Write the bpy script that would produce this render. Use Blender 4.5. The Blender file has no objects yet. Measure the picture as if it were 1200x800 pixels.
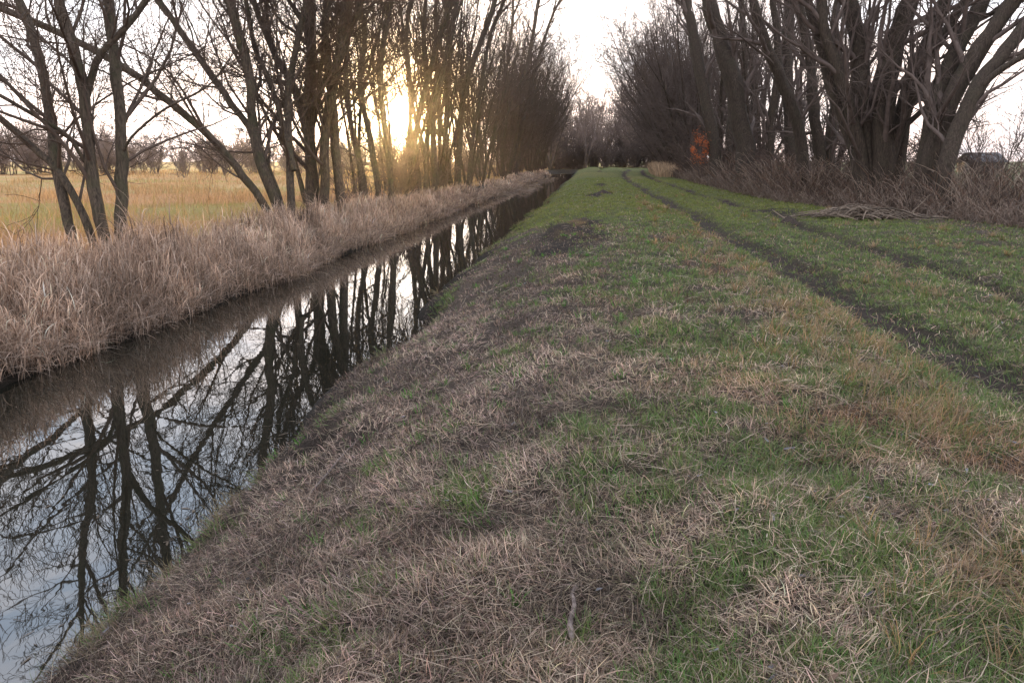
import bpy, math, random
import numpy as np
from mathutils import Vector

sc = bpy.context.scene
COL = sc.collection
R = math.radians

# ------------------------------------------------------------------ camera
F = 942.0
PITCH = math.atan(212.0 / 942.0)
YAW = math.atan(90.0 / (212 * math.sin(PITCH) + 942 * math.cos(PITCH)))
CAM = Vector((0.0, 0.0, 2.55))
cam_data = bpy.data.cameras.new("camera")
cam_data.sensor_width = 36.0
cam_data.lens = F / 1200.0 * 36.0
cam_data.clip_start = 0.05
cam_data.clip_end = 5000.0
cam = bpy.data.objects.new("camera", cam_data)
COL.objects.link(cam)
cam.location = CAM
cam.rotation_euler = (R(90) - PITCH, 0, YAW)
sc.camera = cam
FWD = Vector((-math.sin(YAW) * math.cos(PITCH), math.cos(YAW) * math.cos(PITCH), -math.sin(PITCH)))
RGT = Vector((math.cos(YAW), math.sin(YAW), 0))
UPC = RGT.cross(FWD)


def at(u, v, zc):
    """point of the place seen at (u, v) of the photograph, zc metres away along the view axis"""
    return CAM + zc * (RGT * ((u - 600) / F) + UPC * (-(v - 400) / F) + FWD)


SUN_DIR = (RGT * ((467 - 600) / F) + UPC * (-(137 - 400) / F) + FWD).normalized()
SUN_EL = math.asin(SUN_DIR.z)
SUN_AZ = math.atan2(SUN_DIR.x, SUN_DIR.y)      # from +Y towards +X


# ------------------------------------------------------------------ noise
def _hash(ix, iy, seed):
    h = (ix.astype(np.int64) * 374761393 + iy.astype(np.int64) * 668265263 + seed * 974711) & 0x7fffffff
    h = ((h ^ (h >> 13)) * 1274126177) & 0x7fffffff
    return ((h ^ (h >> 16)) & 0xffff) / 65535.0


def vnoise(x, y, seed=0):
    x = np.asarray(x, float); y = np.asarray(y, float)
    ix = np.floor(x); iy = np.floor(y)
    fx = x - ix; fy = y - iy
    fx = fx * fx * (3 - 2 * fx); fy = fy * fy * (3 - 2 * fy)
    a = _hash(ix, iy, seed); b = _hash(ix + 1, iy, seed)
    c = _hash(ix, iy + 1, seed); d = _hash(ix + 1, iy + 1, seed)
    return (a * (1 - fx) + b * fx) * (1 - fy) + (c * (1 - fx) + d * fx) * fy


def fbm(x, y, s, seed=0, o=3):
    v = 0; amp = 1; tot = 0
    for k in range(o):
        v = v + amp * vnoise(np.asarray(x) / s + 17.3 * k, np.asarray(y) / s - 9.1 * k, seed + k * 31)
        tot += amp; amp *= 0.5; s *= 0.5
    return v / tot


def sstep(a, b, x):
    t = np.clip((x - a) / (b - a), 0, 1)
    return t * t * (3 - 2 * t)


# ------------------------------------------------------------------ terrain
PX = np.array([-900, -60, -12, -9, -7.9, -7.2, -6.85, -6.5, -5.6, -4, -2.95, -2.62, -2.35, -1.6, -0.8, 0, 0.8, 1.8, 2.45, 2.9, 3.6, 6, 9, 14, 900.])
PZ = np.array([.5, .5, .58, .62, .5, .26, .1, -.3, -.8, -.8, -.45, 0.0, .22, .55, .82, .96, 1.02, 1.02, .97, .89, .88, .88, .87, .85, .8])


EY = [0, 20, 24, 28, 34, 42, 60, 100, 150]
EX = [12.5, 11.4, 10.6, 9.6, 8.0, 7.7, 8.1, 9.0, 12.0]


def bend(y):
    return 2.9 * (np.clip(y - 50, 0, 100) / 83.0) ** 2


def rutx(y):
    w = 0.10 * np.sin(y * 0.55) + 0.08 * np.sin(y * 0.23 + 1)
    return 3.25 + bend(y) + w, 5.45 + bend(y) + w * 1.2 + 0.25 * sstep(14, 24, y)


def rutmask(x, y):
    a, b = rutx(y)
    n = fbm(x, y, .35, 5, 2) - .5
    m1 = 1 - sstep(.20, .46, np.abs(x - a) + n * .35)
    m2 = (1 - sstep(.16, .42, np.abs(x - b) + n * .4)) * (0.75 + .25 * sstep(16, 26, y) + .2 * sstep(.35, .6, fbm(x, y, 2.2, 8, 2)))
    return np.maximum(m1, m2)


def hummock(x, y):
    return fbm(x, y, .38, 131, 2)


def H(x, y):
    x = np.asarray(x, float); y = np.asarray(y, float)
    edge = np.where(x > -4.5, .55, .40) * (fbm(np.where(x > -4.5, 0., 40.), y, 1.7, 71, 4) - .5) * 2
    xs = np.where(x < -1, x + edge * sstep(-9, -6, x), x - np.where(x > 2.0, bend(y) * sstep(1.5, 2.5, x), 0))
    z = np.interp(xs, PX, PZ)
    bank = sstep(-2.75, -2.1, x) * (1 - sstep(9, 14, x))
    z = z + bank * ((fbm(x, y, .8, 3, 3) - .5) * .10 + (fbm(x, y, .16, 13, 2) - .5) * .05 + (hummock(x, y) - .5) * .10)
    z = z - rutmask(x, y) * .085 * sstep(1.5, 2.2, x)
    left = 1 - sstep(-8.5, -7, x)
    z = z + left * ((fbm(x, y, 5, 23, 3) - .5) * .25 + (fbm(x, y, .9, 29, 2) - .5) * .1)
    # the canal runs out under the wood
    end = sstep(172, 186, y)
    z = z * (1 - end) + np.maximum(z, .45) * end
    # the bitten-out bank edge on the near slope
    d = np.hypot((x + 2.0) / .30, (y - 5.75) / .60)
    z = z - .14 * (1 - sstep(.2, 1.0, d)) + .08 * np.exp(-((d - 1.15) / .25) ** 2)
    return z


def gz(x, y):
    return float(H(np.array([x]), np.array([y]))[0])


def soil(x, y):
    """dug dark earth on the crest of the bank"""
    c = np.exp(-(((x + .35) / 1.0) ** 2 + ((y - 18.5) / 5.5) ** 2))
    c2 = np.exp(-(((x - .3) / .55) ** 2 + ((y - 38) / 3.0) ** 2)) + np.exp(-(((x - .8) / .5) ** 2 + ((y - 52) / 3) ** 2))
    bite = 1 - sstep(.55, 1.05, np.hypot((x + 2.02) / .30, (y - 5.75) / .60))
    c3 = np.exp(-(((x - 6.3) / 1.2) ** 2 + ((y - 28) / 2.2) ** 2))
    n = fbm(x, y, 1.2, 41, 3)
    return np.clip(sstep(.35, .75, c * (.55 + n)) + sstep(.4, .7, c2 * (.5 + n)) + .8 * sstep(.35, .7, c3 * (.5 + n)) + bite, 0, 1)


def greenness(x, y):
    n1 = fbm(x, y, 1.1, 51, 3); n2 = fbm(x, y, .32, 57, 2)
    n = .30 * n1 + .40 * n2 + .30 * vnoise(x / .13, y / .13, 59)
    base = np.interp(x - np.where(x > 2, bend(y), 0), [-2.6, -1.6, -.6, .3, 1.2, 2.2, 2.6, 2.9, 3.7, 4.4, 5.2, 6, 7.5, 9.5],
                     [.16, .20, .30, .50, .62, .56, .60, .74, .74, .80, .74, .72, .66, .60])
    base = base * np.interp(y, [2, 5, 9, 13], [.86, .94, 1.0, 1.0])
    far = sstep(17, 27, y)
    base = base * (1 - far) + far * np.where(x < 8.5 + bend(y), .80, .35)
    fringe = np.exp(-((x + 2.30) / .22) ** 2) * sstep(8, 13, y) * .75 * sstep(.4, .6, fbm(x * 0, y, 2.0, 53, 2))
    base = np.maximum(base, fringe)
    return sstep(.60, .42, n + (.5 - base) * 0.70) * (1 - .9 * soil(x, y))


# ------------------------------------------------------------------ mesh helpers
def tag(o, label=None, cat=None, group=None, kind=None):
    if label: o['label'] = label
    if cat: o['category'] = cat
    if group: o['group'] = group
    if kind: o['kind'] = kind
    return o


def np_mesh(name, verts, quads=None, tris=None, col=None, smooth=True):
    me = bpy.data.meshes.new(name)
    verts = np.ascontiguousarray(verts, np.float32)
    nq = 0 if quads is None else len(quads); nt = 0 if tris is None else len(tris)
    me.vertices.add(len(verts)); me.vertices.foreach_set("co", verts.ravel())
    loops = []
    if nq: loops.append(np.asarray(quads, np.int32).ravel())
    if nt: loops.append(np.asarray(tris, np.int32).ravel())
    loops = np.concatenate(loops)
    me.loops.add(len(loops)); me.loops.foreach_set("vertex_index", loops)
    me.polygons.add(nq + nt)
    st = np.concatenate([np.arange(nq, dtype=np.int32) * 4, nq * 4 + np.arange(nt, dtype=np.int32) * 3])
    me.polygons.foreach_set("loop_start", st)
    if smooth: me.polygons.foreach_set("use_smooth", np.ones(nq + nt, bool))
    if col is not None:
        a = me.color_attributes.new("col", 'FLOAT_COLOR', 'POINT')
        c4 = np.ones((len(verts), 4), np.float32); c4[:, :3] = col
        a.data.foreach_set("color", c4.ravel())
    me.update(calc_edges=True)
    return me


def link(name, me, mat, parent=None):
    o = bpy.data.objects.new(name, me)
    if mat: me.materials.append(mat)
    COL.objects.link(o)
    if parent: o.parent = parent
    return o


def tubes(polys, sides=None):
    """polys: list of (pts, radii); returns verts, quads for all of them"""
    groups = {}
    for p, r in polys:
        k = sides or (10 if r[0] > .09 else 7 if r[0] > .045 else 5 if r[0] > .018 else 3)
        groups.setdefault((len(p), k), []).append((p, r))
    V = []; Q = []; off = 0
    for (n, k), lst in groups.items():
        P = np.array([a for a, b in lst], float); Rr = np.array([b for a, b in lst], float)
        T = np.gradient(P, axis=1)
        T /= np.linalg.norm(T, axis=2, keepdims=True) + 1e-9
        m = T.mean(axis=1)
        ref = np.where((np.abs(m[:, 2:3]) > .75), np.array([[1., .2, 0]]), np.array([[0, .1, 1.]]))[:, None, :]
        U = np.cross(T, np.broadcast_to(ref, T.shape)); U /= np.linalg.norm(U, axis=2, keepdims=True) + 1e-9
        W = np.cross(T, U)
        a = np.arange(k) * 2 * math.pi / k
        ring = P[:, :, None, :] + Rr[:, :, None, None] * (np.cos(a)[None, None, :, None] * U[:, :, None, :] + np.sin(a)[None, None, :, None] * W[:, :, None, :])
        if Rr.max() > .06 and k >= 7:      # knobbly bark outline
            rn = np.random.default_rng(len(lst) + n)
            ring += (rn.random(ring.shape[:3])[..., None] - .5) * .22 * Rr[:, :, None, None] * (ring - P[:, :, None, :]) / (Rr[:, :, None, None] + 1e-9)
        M = len(lst)
        V.append(ring.reshape(-1, 3))
        idx = np.arange(M * n * k).reshape(M, n, k) + off
        a0 = idx[:, :-1, :]; a1 = idx[:, 1:, :]
        Q.append(np.stack([a0, np.roll(a0, -1, 2), np.roll(a1, -1, 2), a1], -1).reshape(-1, 4))
        off += M * n * k
    return np.concatenate(V), np.concatenate(Q)


def ribbons(base, heading, lean, curl, length, width, nseg, up=None, twist=None, taper=True, bow=None):
    """curved flat blades; all args are arrays over the blades. returns verts, quads, tris, verts per blade"""
    N = len(base)
    if up is None: up = np.tile(np.array([[0, 0, 1.]]), (N, 1))
    h = np.stack([np.cos(heading), np.sin(heading), np.zeros(N)], 1)
    h = h - up * (h * up).sum(1, keepdims=True); h /= np.linalg.norm(h, axis=1, keepdims=True)
    s = np.cross(up, h)
    if twist is not None:
        s2 = s * np.cos(twist)[:, None] + up * np.sin(twist)[:, None] * .7
    else:
        s2 = s
    p = base.copy(); V = []
    for i in range(nseg + 1):
        f = i / nseg
        w = width * (1 - .85 * f ** 1.8) if taper else width * (1 - f * .3)
        if taper: w = w * (0.75 + .25 * min(1, f * 4))
        if i < nseg:
            V.append(p - s2 * (w * .5)[:, None]); V.append(p + s2 * (w * .5)[:, None])
        else:
            V.append(p)
        th = lean + curl * f
        st = (length / nseg)[:, None]
        sb = 0 if bow is None else s * (bow * (f - .3))[:, None]
        p = p + st * (h * np.sin(th)[:, None] + up * np.cos(th)[:, None] + sb)
    nv = 2 * nseg + 1
    V = np.stack(V, 1).reshape(-1, 3)
    o = (np.arange(N) * nv)[:, None]
    Q = np.concatenate([o + np.array([[2 * i, 2 * i + 1, 2 * i + 3, 2 * i + 2]]) for i in range(nseg - 1)], 0)
    T = o + np.array([[2 * nseg - 2, 2 * nseg - 1, 2 * nseg]])
    return V, Q, T, nv


def normals(x, y, e=.12):
    nx = -(H(x + e, y) - H(x - e, y)) / (2 * e); ny = -(H(x, y + e) - H(x, y - e)) / (2 * e)
    n = np.stack([nx, ny, np.ones_like(nx)], 1)
    return n / np.linalg.norm(n, axis=1, keepdims=True)


# ------------------------------------------------------------------ materials
def new_mat(name):
    m = bpy.data.materials.new(name); m.use_nodes = True
    nt = m.node_tree; nt.nodes.clear()
    out = nt.nodes.new('ShaderNodeOutputMaterial')
    return m, nt, out


def N(nt, t, **kw):
    n = nt.nodes.new(t)
    for k, v in kw.items():
        if k in n.inputs: n.inputs[k].default_value = v
        else: setattr(n, k, v)
    return n


def mat_blade(name, transl=.35, rough=.75, val=1.0):
    m, nt, out = new_mat(name)
    at_ = N(nt, 'ShaderNodeVertexColor'); at_.layer_name = 'col'
    dif = N(nt, 'ShaderNodeBsdfPrincipled', Roughness=rough)
    dif.inputs['Specular IOR Level'].default_value = .25
    tr = N(nt, 'ShaderNodeBsdfTranslucent')
    mx = N(nt, 'ShaderNodeMixShader', Fac=transl)
    nt.links.new(at_.outputs['Color'], dif.inputs['Base Color'])
    nt.links.new(at_.outputs['Color'], tr.inputs['Color'])
    nt.links.new(dif.outputs[0], mx.inputs[1]); nt.links.new(tr.outputs[0], mx.inputs[2])
    nt.links.new(mx.outputs[0], out.inputs[0])
    return m


def mat_ground():
    m, nt, out = new_mat("turf_and_earth")
    vc = N(nt, 'ShaderNodeVertexColor'); vc.layer_name = 'col'
    geo = N(nt, 'ShaderNodeNewGeometry')
    n1 = N(nt, 'ShaderNodeTexNoise', Scale=14.0, Detail=8.0, Roughness=.7)
    n2 = N(nt, 'ShaderNodeTexNoise', Scale=95.0, Detail=5.0, Roughness=.7)
    for n in (n1, n2): nt.links.new(geo.outputs['Position'], n.inputs['Vector'])
    r1 = N(nt, 'ShaderNodeMapRange'); r1.inputs[1].default_value = .3; r1.inputs[2].default_value = .72; r1.inputs[3].default_value = .45; r1.inputs[4].default_value = 1.45
    r2 = N(nt, 'ShaderNodeMapRange'); r2.inputs[1].default_value = .3; r2.inputs[2].default_value = .7; r2.inputs[3].default_value = .4; r2.inputs[4].default_value = 1.5
    nt.links.new(n1.outputs[0], r1.inputs[0]); nt.links.new(n2.outputs[0], r2.inputs[0])
    mu = N(nt, 'ShaderNodeMath', operation='MULTIPLY')
    nt.links.new(r1.outputs[0], mu.inputs[0]); nt.links.new(r2.outputs[0], mu.inputs[1])
    mx = N(nt, 'ShaderNodeVectorMath', operation='SCALE')
    nt.links.new(vc.outputs['Color'], mx.inputs[0]); nt.links.new(mu.outputs[0], mx.inputs['Scale'])
    b = N(nt, 'ShaderNodeBsdfPrincipled', Roughness=.9)
    b.inputs['Specular IOR Level'].default_value = .15
    bp = N(nt, 'ShaderNodeBump', Strength=.8, Distance=.03)
    nt.links.new(mu.outputs[0], bp.inputs['Height'])
    nt.links.new(bp.outputs[0], b.inputs['Normal'])
    nt.links.new(mx.outputs[0], b.inputs['Base Color'])
    nt.links.new(b.outputs[0], out.inputs[0])
    return m


def mat_bark(name, dark, light, moss=(.05, .055, .028), mossy=.35):
    m, nt, out = new_mat(name)
    tc = N(nt, 'ShaderNodeTexCoord')
    mp = N(nt, 'ShaderNodeMapping'); mp.inputs['Scale'].default_value = (1, 1, .16)
    nt.links.new(tc.outputs['Object'], mp.inputs[0])
    n1 = N(nt, 'ShaderNodeTexNoise', Scale=26.0, Detail=6.0, Roughness=.7, Distortion=.4)
    n2 = N(nt, 'ShaderNodeTexNoise', Scale=2.2, Detail=4.0, Roughness=.6)
    nt.links.new(mp.outputs[0], n1.inputs['Vector']); nt.links.new(tc.outputs['Object'], n2.inputs['Vector'])
    cr = N(nt, 'ShaderNodeValToRGB')
    cr.color_ramp.elements[0].position = .36; cr.color_ramp.elements[0].color = (*dark, 1)
    cr.color_ramp.elements[1].position = .66; cr.color_ramp.elements[1].color = (*light, 1)
    nt.links.new(n1.outputs[0], cr.inputs[0])
    r2 = N(nt, 'ShaderNodeMapRange'); r2.inputs[1].default_value = .48; r2.inputs[2].default_value = .68; r2.inputs[4].default_value = mossy * 2
    nt.links.new(n2.outputs[0], r2.inputs[0])
    mx = N(nt, 'ShaderNodeMix', data_type='RGBA')
    nt.links.new(r2.outputs[0], mx.inputs[0]); nt.links.new(cr.outputs[0], mx.inputs[6]); mx.inputs[7].default_value = (*moss, 1)
    b = N(nt, 'ShaderNodeBsdfPrincipled', Roughness=.85)
    b.inputs['Specular IOR Level'].default_value = .2
    bp = N(nt, 'ShaderNodeBump', Strength=.9, Distance=.03)
    nt.links.new(n1.outputs[0], bp.inputs['Height']); nt.links.new(bp.outputs[0], b.inputs['Normal'])
    nt.links.new(mx.outputs[2], b.inputs['Base Color']); nt.links.new(b.outputs[0], out.inputs[0])
    return m


def mat_water():
    m, nt, out = new_mat("canal_water")
    geo = N(nt, 'ShaderNodeNewGeometry')
    mp = N(nt, 'ShaderNodeMapping'); mp.inputs['Scale'].default_value = (1, .6, 1)
    nt.links.new(geo.outputs['Position'], mp.inputs[0])
    n1 = N(nt, 'ShaderNodeTexNoise', Scale=2.2, Detail=3.0, Roughness=.55)
    nt.links.new(mp.outputs[0], n1.inputs['Vector'])
    bp = N(nt, 'ShaderNodeBump', Strength=.022, Distance=.05)
    nt.links.new(n1.outputs[0], bp.inputs['Height'])
    g = N(nt, 'ShaderNodeBsdfGlossy', Roughness=.012); g.inputs['Color'].default_value = (.93, .95, .97, 1)
    d = N(nt, 'ShaderNodeBsdfDiffuse'); d.inputs['Color'].default_value = (.010, .010, .007, 1)
    fr = N(nt, 'ShaderNodeFresnel', IOR=2.05)
    nt.links.new(bp.outputs[0], g.inputs['Normal']); nt.links.new(bp.outputs[0], fr.inputs['Normal'])
    mx = N(nt, 'ShaderNodeMixShader')
    nt.links.new(fr.outputs[0], mx.inputs[0]); nt.links.new(d.outputs[0], mx.inputs[1]); nt.links.new(g.outputs[0], mx.inputs[2])
    nt.links.new(mx.outputs[0], out.inputs[0])
    return m


def mat_plain(name, c1, c2, scale=8., rough=.85, transl=0.):
    m, nt, out = new_mat(name)
    tc = N(nt, 'ShaderNodeTexCoord')
    n1 = N(nt, 'ShaderNodeTexNoise', Scale=scale, Detail=5.0, Roughness=.65)
    nt.links.new(tc.outputs['Object'], n1.inputs['Vector'])
    cr = N(nt, 'ShaderNodeValToRGB')
    cr.color_ramp.elements[0].position = .35; cr.color_ramp.elements[0].color = (*c1, 1)
    cr.color_ramp.elements[1].position = .68; cr.color_ramp.elements[1].color = (*c2, 1)
    nt.links.new(n1.outputs[0], cr.inputs[0])
    b = N(nt, 'ShaderNodeBsdfPrincipled', Roughness=rough)
    b.inputs['Specular IOR Level'].default_value = .2
    bp = N(nt, 'ShaderNodeBump', Strength=.6, Distance=.02)
    nt.links.new(n1.outputs[0], bp.inputs['Height']); nt.links.new(bp.outputs[0], b.inputs['Normal'])
    nt.links.new(cr.outputs[0], b.inputs['Base Color'])
    sh = b
    if transl:
        tr = N(nt, 'ShaderNodeBsdfTranslucent'); nt.links.new(cr.outputs[0], tr.inputs['Color'])
        mx = N(nt, 'ShaderNodeMixShader', Fac=transl)
        nt.links.new(b.outputs[0], mx.inputs[1]); nt.links.new(tr.outputs[0], mx.inputs[2]); sh = mx
    nt.links.new(sh.outputs[0], out.inputs[0])
    return m


M_GROUND = mat_ground()
M_GRASS = mat_blade("grass_blades", .35)
M_REED = mat_blade("dry_reed", .40)
M_WATER = mat_water()
M_BARK_L = mat_bark("bark_canal_side", (.028, .021, .015), (.120, .092, .068), (.055, .055, .028), .35)
M_TWIG_L = mat_plain("twigs_canal_side", (.055, .039, .030), (.105, .076, .058), 3.)
M_BARK_R = mat_bark("bark_track_side", (.018, .013, .010), (.078, .058, .043), (.04, .038, .022), .2)
M_TWIG_R = mat_plain("twigs_track_side", (.070, .052, .044), (.125, .094, .080), 3.)
M_BARK_F = mat_plain("bark_distant_hazed", (.12, .09, .075), (.20, .15, .125), 1.)  # paler than the near bark: distance haze painted into the colour
M_TWIG_F = mat_plain("twigs_distant_hazed", (.17, .125, .105), (.25, .19, .16), 1.)  # twigs lightened the same way, haze in the colour
M_SHRUB = mat_plain("twigs_of_shrubs", (.080, .058, .048), (.15, .112, .094), 3.)
M_BRAMBLE = mat_blade("dead_stems", .15)
M_STRAW = mat_blade("pale_cut_reed", .2)
M_EARTH = mat_plain("bare_dark_earth", (.018, .013, .010), (.06, .043, .034), 30.)
M_RUSTLEAF = mat_plain("rust_leaves", (.60, .145, .04), (.78, .24, .07), 6., .7, .35)
M_STICK = mat_plain("weathered_stick", (.06, .045, .04), (.20, .16, .14), 24.)
M_ROOF = mat_plain("grey_roof", (.05, .05, .055), (.09, .09, .095), 2.)
M_WALL = mat_plain("barn_wall", (.10, .085, .07), (.16, .14, .12), 2.)

# ------------------------------------------------------------------ ground sheet
def axis(parts):
    out = [parts[0][0]]
    for a, b, n in parts:
        out += list(np.linspace(a, b, n + 1)[1:])
    return np.array(out)


xs = axis([(-900, -200, 8), (-200, -40, 26), (-40, -12, 36), (-12, -7, 30), (-7, -2.8, 30), (-2.8, 3.0, 110), (3.0, 7, 56), (7, 14, 40), (14, 40, 30), (40, 200, 20), (200, 900, 8)])
ys = [-6.0]
while ys[-1] < 1200:
    y_ = ys[-1]
    ys.append(y_ + (.12 if y_ < 1.2 else max(.055, (y_) * .018) if y_ < 60 else y_ * .03))
ys = np.array(ys)
GX, GY = np.meshgrid(xs, ys)
gx, gy = GX.ravel(), GY.ravel()
gzv = H(gx, gy)
nx_, ny_ = len(xs), len(ys)
idx = np.arange(nx_ * ny_).reshape(ny_, nx_)
gq = np.stack([idx[:-1, :-1], idx[:-1, 1:], idx[1:, 1:], idx[1:, :-1]], -1).reshape(-1, 4)


def mixc(a, b, t):
    return a * (1 - t[:, None]) + np.asarray(b) * t[:, None]


def ground_col(x, y):
    n = fbm(x, y, .7, 61, 3)
    c = mixc(np.tile(np.array([[.055, .042, .034]]), (len(x), 1)), (.110, .086, .068), n)
    g = greenness(x, y)
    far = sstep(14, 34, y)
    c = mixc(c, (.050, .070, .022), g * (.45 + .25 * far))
    c = mixc(c, (.115, .128, .036), g * far * .75)  # far turf brightened and yellowed: low sunlight painted into its colour
    c = mixc(c, (.022, .016, .012), soil(x, y) * .9)
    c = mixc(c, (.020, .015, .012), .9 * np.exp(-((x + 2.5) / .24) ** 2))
    c = mixc(c, (.048, .036, .028), rutmask(x, y) * sstep(1.5, 2.2, x))
    # field beyond the reeds
    lf = 1 - sstep(-9.5, -7.0, x)
    fn = fbm(x * .35, y, 7, 83, 3)
    straw = mixc(np.tile(np.array([[.46, .32, .15]]), (len(x), 1)), (.50, .27, .12), sstep(.35, .65, fbm(x, y, 9, 85, 2)))
    fld = mixc(straw, (.33, .29, .09), sstep(.38, .66, fn + (fbm(x, y, 2.5, 87, 3) - .5) * .5) * .75)
    c = c * (1 - lf[:, None]) + fld * lf[:, None]
    # below the reeds and the canal bed
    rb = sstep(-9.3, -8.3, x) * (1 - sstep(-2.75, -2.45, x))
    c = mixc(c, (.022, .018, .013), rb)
    # under the track-side trees, then the meadow behind them
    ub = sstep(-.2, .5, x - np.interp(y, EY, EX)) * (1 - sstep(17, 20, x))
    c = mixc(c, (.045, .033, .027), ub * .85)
    rf = sstep(17, 22, x)
    c = mixc(c, (.075, .095, .035), rf * (.6 + .4 * fn))
    return np.clip(c, 0, 1)


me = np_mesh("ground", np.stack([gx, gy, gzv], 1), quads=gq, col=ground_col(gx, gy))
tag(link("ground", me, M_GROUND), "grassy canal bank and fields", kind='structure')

wy = np.linspace(-6, 186, 60)
wv = np.array([[x, y, 0.0] for y in wy for x in (-7.2, -1.9)])
wq = np.array([[2 * i, 2 * i + 1, 2 * i + 3, 2 * i + 2] for i in range(len(wy) - 1)])
tag(link("water", np_mesh("water", wv, quads=wq, smooth=False), M_WATER), "still dark canal water mirroring trees", kind='structure')

# ------------------------------------------------------------------ grass on the bank (uncountable)
rn = np.random.default_rng(11)


def log_points(n, y0, y1, half, xlo, xhi):
    y = np.exp(rn.uniform(math.log(y0), math.log(y1), n))
    x = rn.uniform(-half - .10, half - .06, n) * (y + 1.2)
    k = (x > xlo) & (x < xhi)
    return x[k], y[k]


def build_bank_grass():
    out = []
    # tuft centres and loose blades
    def emit(x, y, kind, n_per, rad):
        m = len(x)
        X = np.repeat(x, n_per); Y = np.repeat(y, n_per)
        ang = rn.uniform(0, 2 * math.pi, len(X)); rr = rn.random(len(X)) ** .6 * np.repeat(rad, n_per)
        bx = X + np.cos(ang) * rr; by = Y + np.sin(ang) * rr
        return bx, by, ang
    # --- dead thatch everywhere
    x, y = log_points(760000, 1.5, 60, .80, -2.62, 13)
    g = greenness(x, y)
    keep = rn.random(len(x)) < (1 - .62 * g) * (x < np.interp(y, EY, EX) + .4) * (1 - .75 * rutmask(x, y) * (x > 1.8)) * (1 - .8 * soil(x, y)) * np.where(y > 20, .45, 1) * (1 - .6 * np.exp(-((x + 2.5) / .2) ** 2) * (fbm(x, y, .8, 133, 2) > .45))
    x, y = x[keep], y[keep]
    n = len(x)
    px = (y + .8) / F
    rust = sstep(.50, .68, fbm(x, y, .9, 91, 3)) * np.interp(x, [-1, .6, 1.6, 2.6, 4, 8], [0, .25, .7, .75, .35, .4])
    length = rn.uniform(.035, .105, n) * (1 + .6 * rust) * np.where(y > 14, .8, 1)
    upr = rn.random(n)
    lean = np.where(upr < .6, rn.uniform(1.0, 1.6, n), rn.uniform(.3, 1.0, n))
    curl = rn.uniform(-.4, 1.5, n)
    hd = rn.uniform(0, 2 * math.pi, n) + 0
    swirl = fbm(x, y, .5, 95, 2) * 9
    hd = np.where(rn.random(n) < .45, swirl + rn.normal(0, .5, n), hd)
    z = H(x, y) + rn.random(n) ** 1.5 * .045
    width = np.maximum(rn.uniform(.0018, .0048, n), px * .75)
    c = np.array([[.360, .275, .198]]) * (rn.uniform(.18, 1.6, n) * (.22 + 1.60 * hummock(x, y)) * (.65 + .7 * fbm(x, y, 1.6, 137, 2)))[:, None]  # blades in the hollows coloured darker, painting in the shade between hummocks
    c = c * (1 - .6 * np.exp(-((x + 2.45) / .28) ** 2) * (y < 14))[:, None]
    c = c * (1 + rn.normal(0, .06, (n, 3)))
    c = mixc(c, (.40, .31, .235), (rn.random(n) < .14).astype(float) * .8 * sstep(12, 5, y))
    c = c * (1 - .30 * sstep(7, 16, y))[:, None]
    c = mixc(c, (.36, .165, .055), rust * rn.random(n) * .9)
    c = mixc(c, (.060, .040, .032), (rn.random(n) < .25) * .7)
    sl = sstep(.4, -.9, x)
    c = c * (1 + sl[:, None] * np.array([[-.10, -.12, -.06]]))
    out.append((x, y, z, hd, lean, curl, length, width, c))
    # --- long straws lying about
    x, y = log_points(5000, 1.6, 22, .8, -2.5, 2.6)
    n = len(x); px = (y + .8) / F
    out.append((x, y, H(x, y) + rn.uniform(.02, .05, n), rn.uniform(0, 6.28, n), rn.uniform(1.35, 1.6, n), rn.uniform(-.1, .25, n), rn.uniform(.10, .30, n),
                np.maximum(.0035, px * .8), np.array([[.40, .32, .24]]) * rn.uniform(.6, 1.25, n)[:, None]))
    # --- green tufts
    x, y = log_points(150000, 1.5, 75, .80, -2.62, 13)
    g = greenness(x, y)
    keep = rn.random(len(x)) < np.clip(g * 1.05 + .015, 0, 1) * (x < np.interp(y, EY, EX) + .1) * (1 - .80 * rutmask(x, y) * (x > 1.8))
    x, y = x[keep], y[keep]
    npt = rn.integers(4, 11, len(x))
    bx, by, ang = emit(x, y, 0, npt, rn.uniform(.015, .05, len(x)) * (1 + y / 14))
    n = len(bx); px = (by + .8) / F
    dens = np.repeat(greenness(x, y), npt)
    hgt = np.repeat(rn.uniform(.55, 1.35, len(x)), npt)
    length = rn.uniform(.035, .095, n) * hgt
    dead = rn.random(n) < .16
    tint = np.repeat(rn.random(len(x)), npt)
    c = np.array([[.130, .192, .062]]) * rn.uniform(.5, 1.4, n)[:, None]
    c = mixc(c, (.20, .225, .060), tint * .6)
    c = mixc(c, (.060, .135, .062), (1 - tint) * .35)
    c = mixc(c, (.21, .165, .095), dead * .8)
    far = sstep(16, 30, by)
    c = mixc(c, (.195, .205, .050), far * .7)  # far blades tinted yellow, sunlight put into their colour
    lean = np.abs(rn.normal(.35, .35, n)) + np.where(dead, .5, 0)
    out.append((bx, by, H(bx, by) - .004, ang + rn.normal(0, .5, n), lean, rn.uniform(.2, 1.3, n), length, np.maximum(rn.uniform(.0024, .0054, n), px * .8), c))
    # --- tall tawny tussocks on the shoulder beside the track
    x, y = log_points(9000, 2.2, 40, .8, .7, 9.0)
    a, b = rutx(y)
    pr = np.exp(-((x - 2.15 - bend(y)) / .45) ** 2) * .85 + .12 * (x > 1) + .35 * sstep(7.8, 9, x)
    keep = rn.random(len(x)) < pr * sstep(.35, .6, fbm(x, y, .7, 97, 2)) * (1 - rutmask(x, y))
    x, y = x[keep], y[keep]
    npt = rn.integers(18, 38, len(x))
    bx, by, ang = emit(x, y, 0, npt, rn.uniform(.04, .09, len(x)))
    n = len(bx); px = (by + .8) / F
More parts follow.
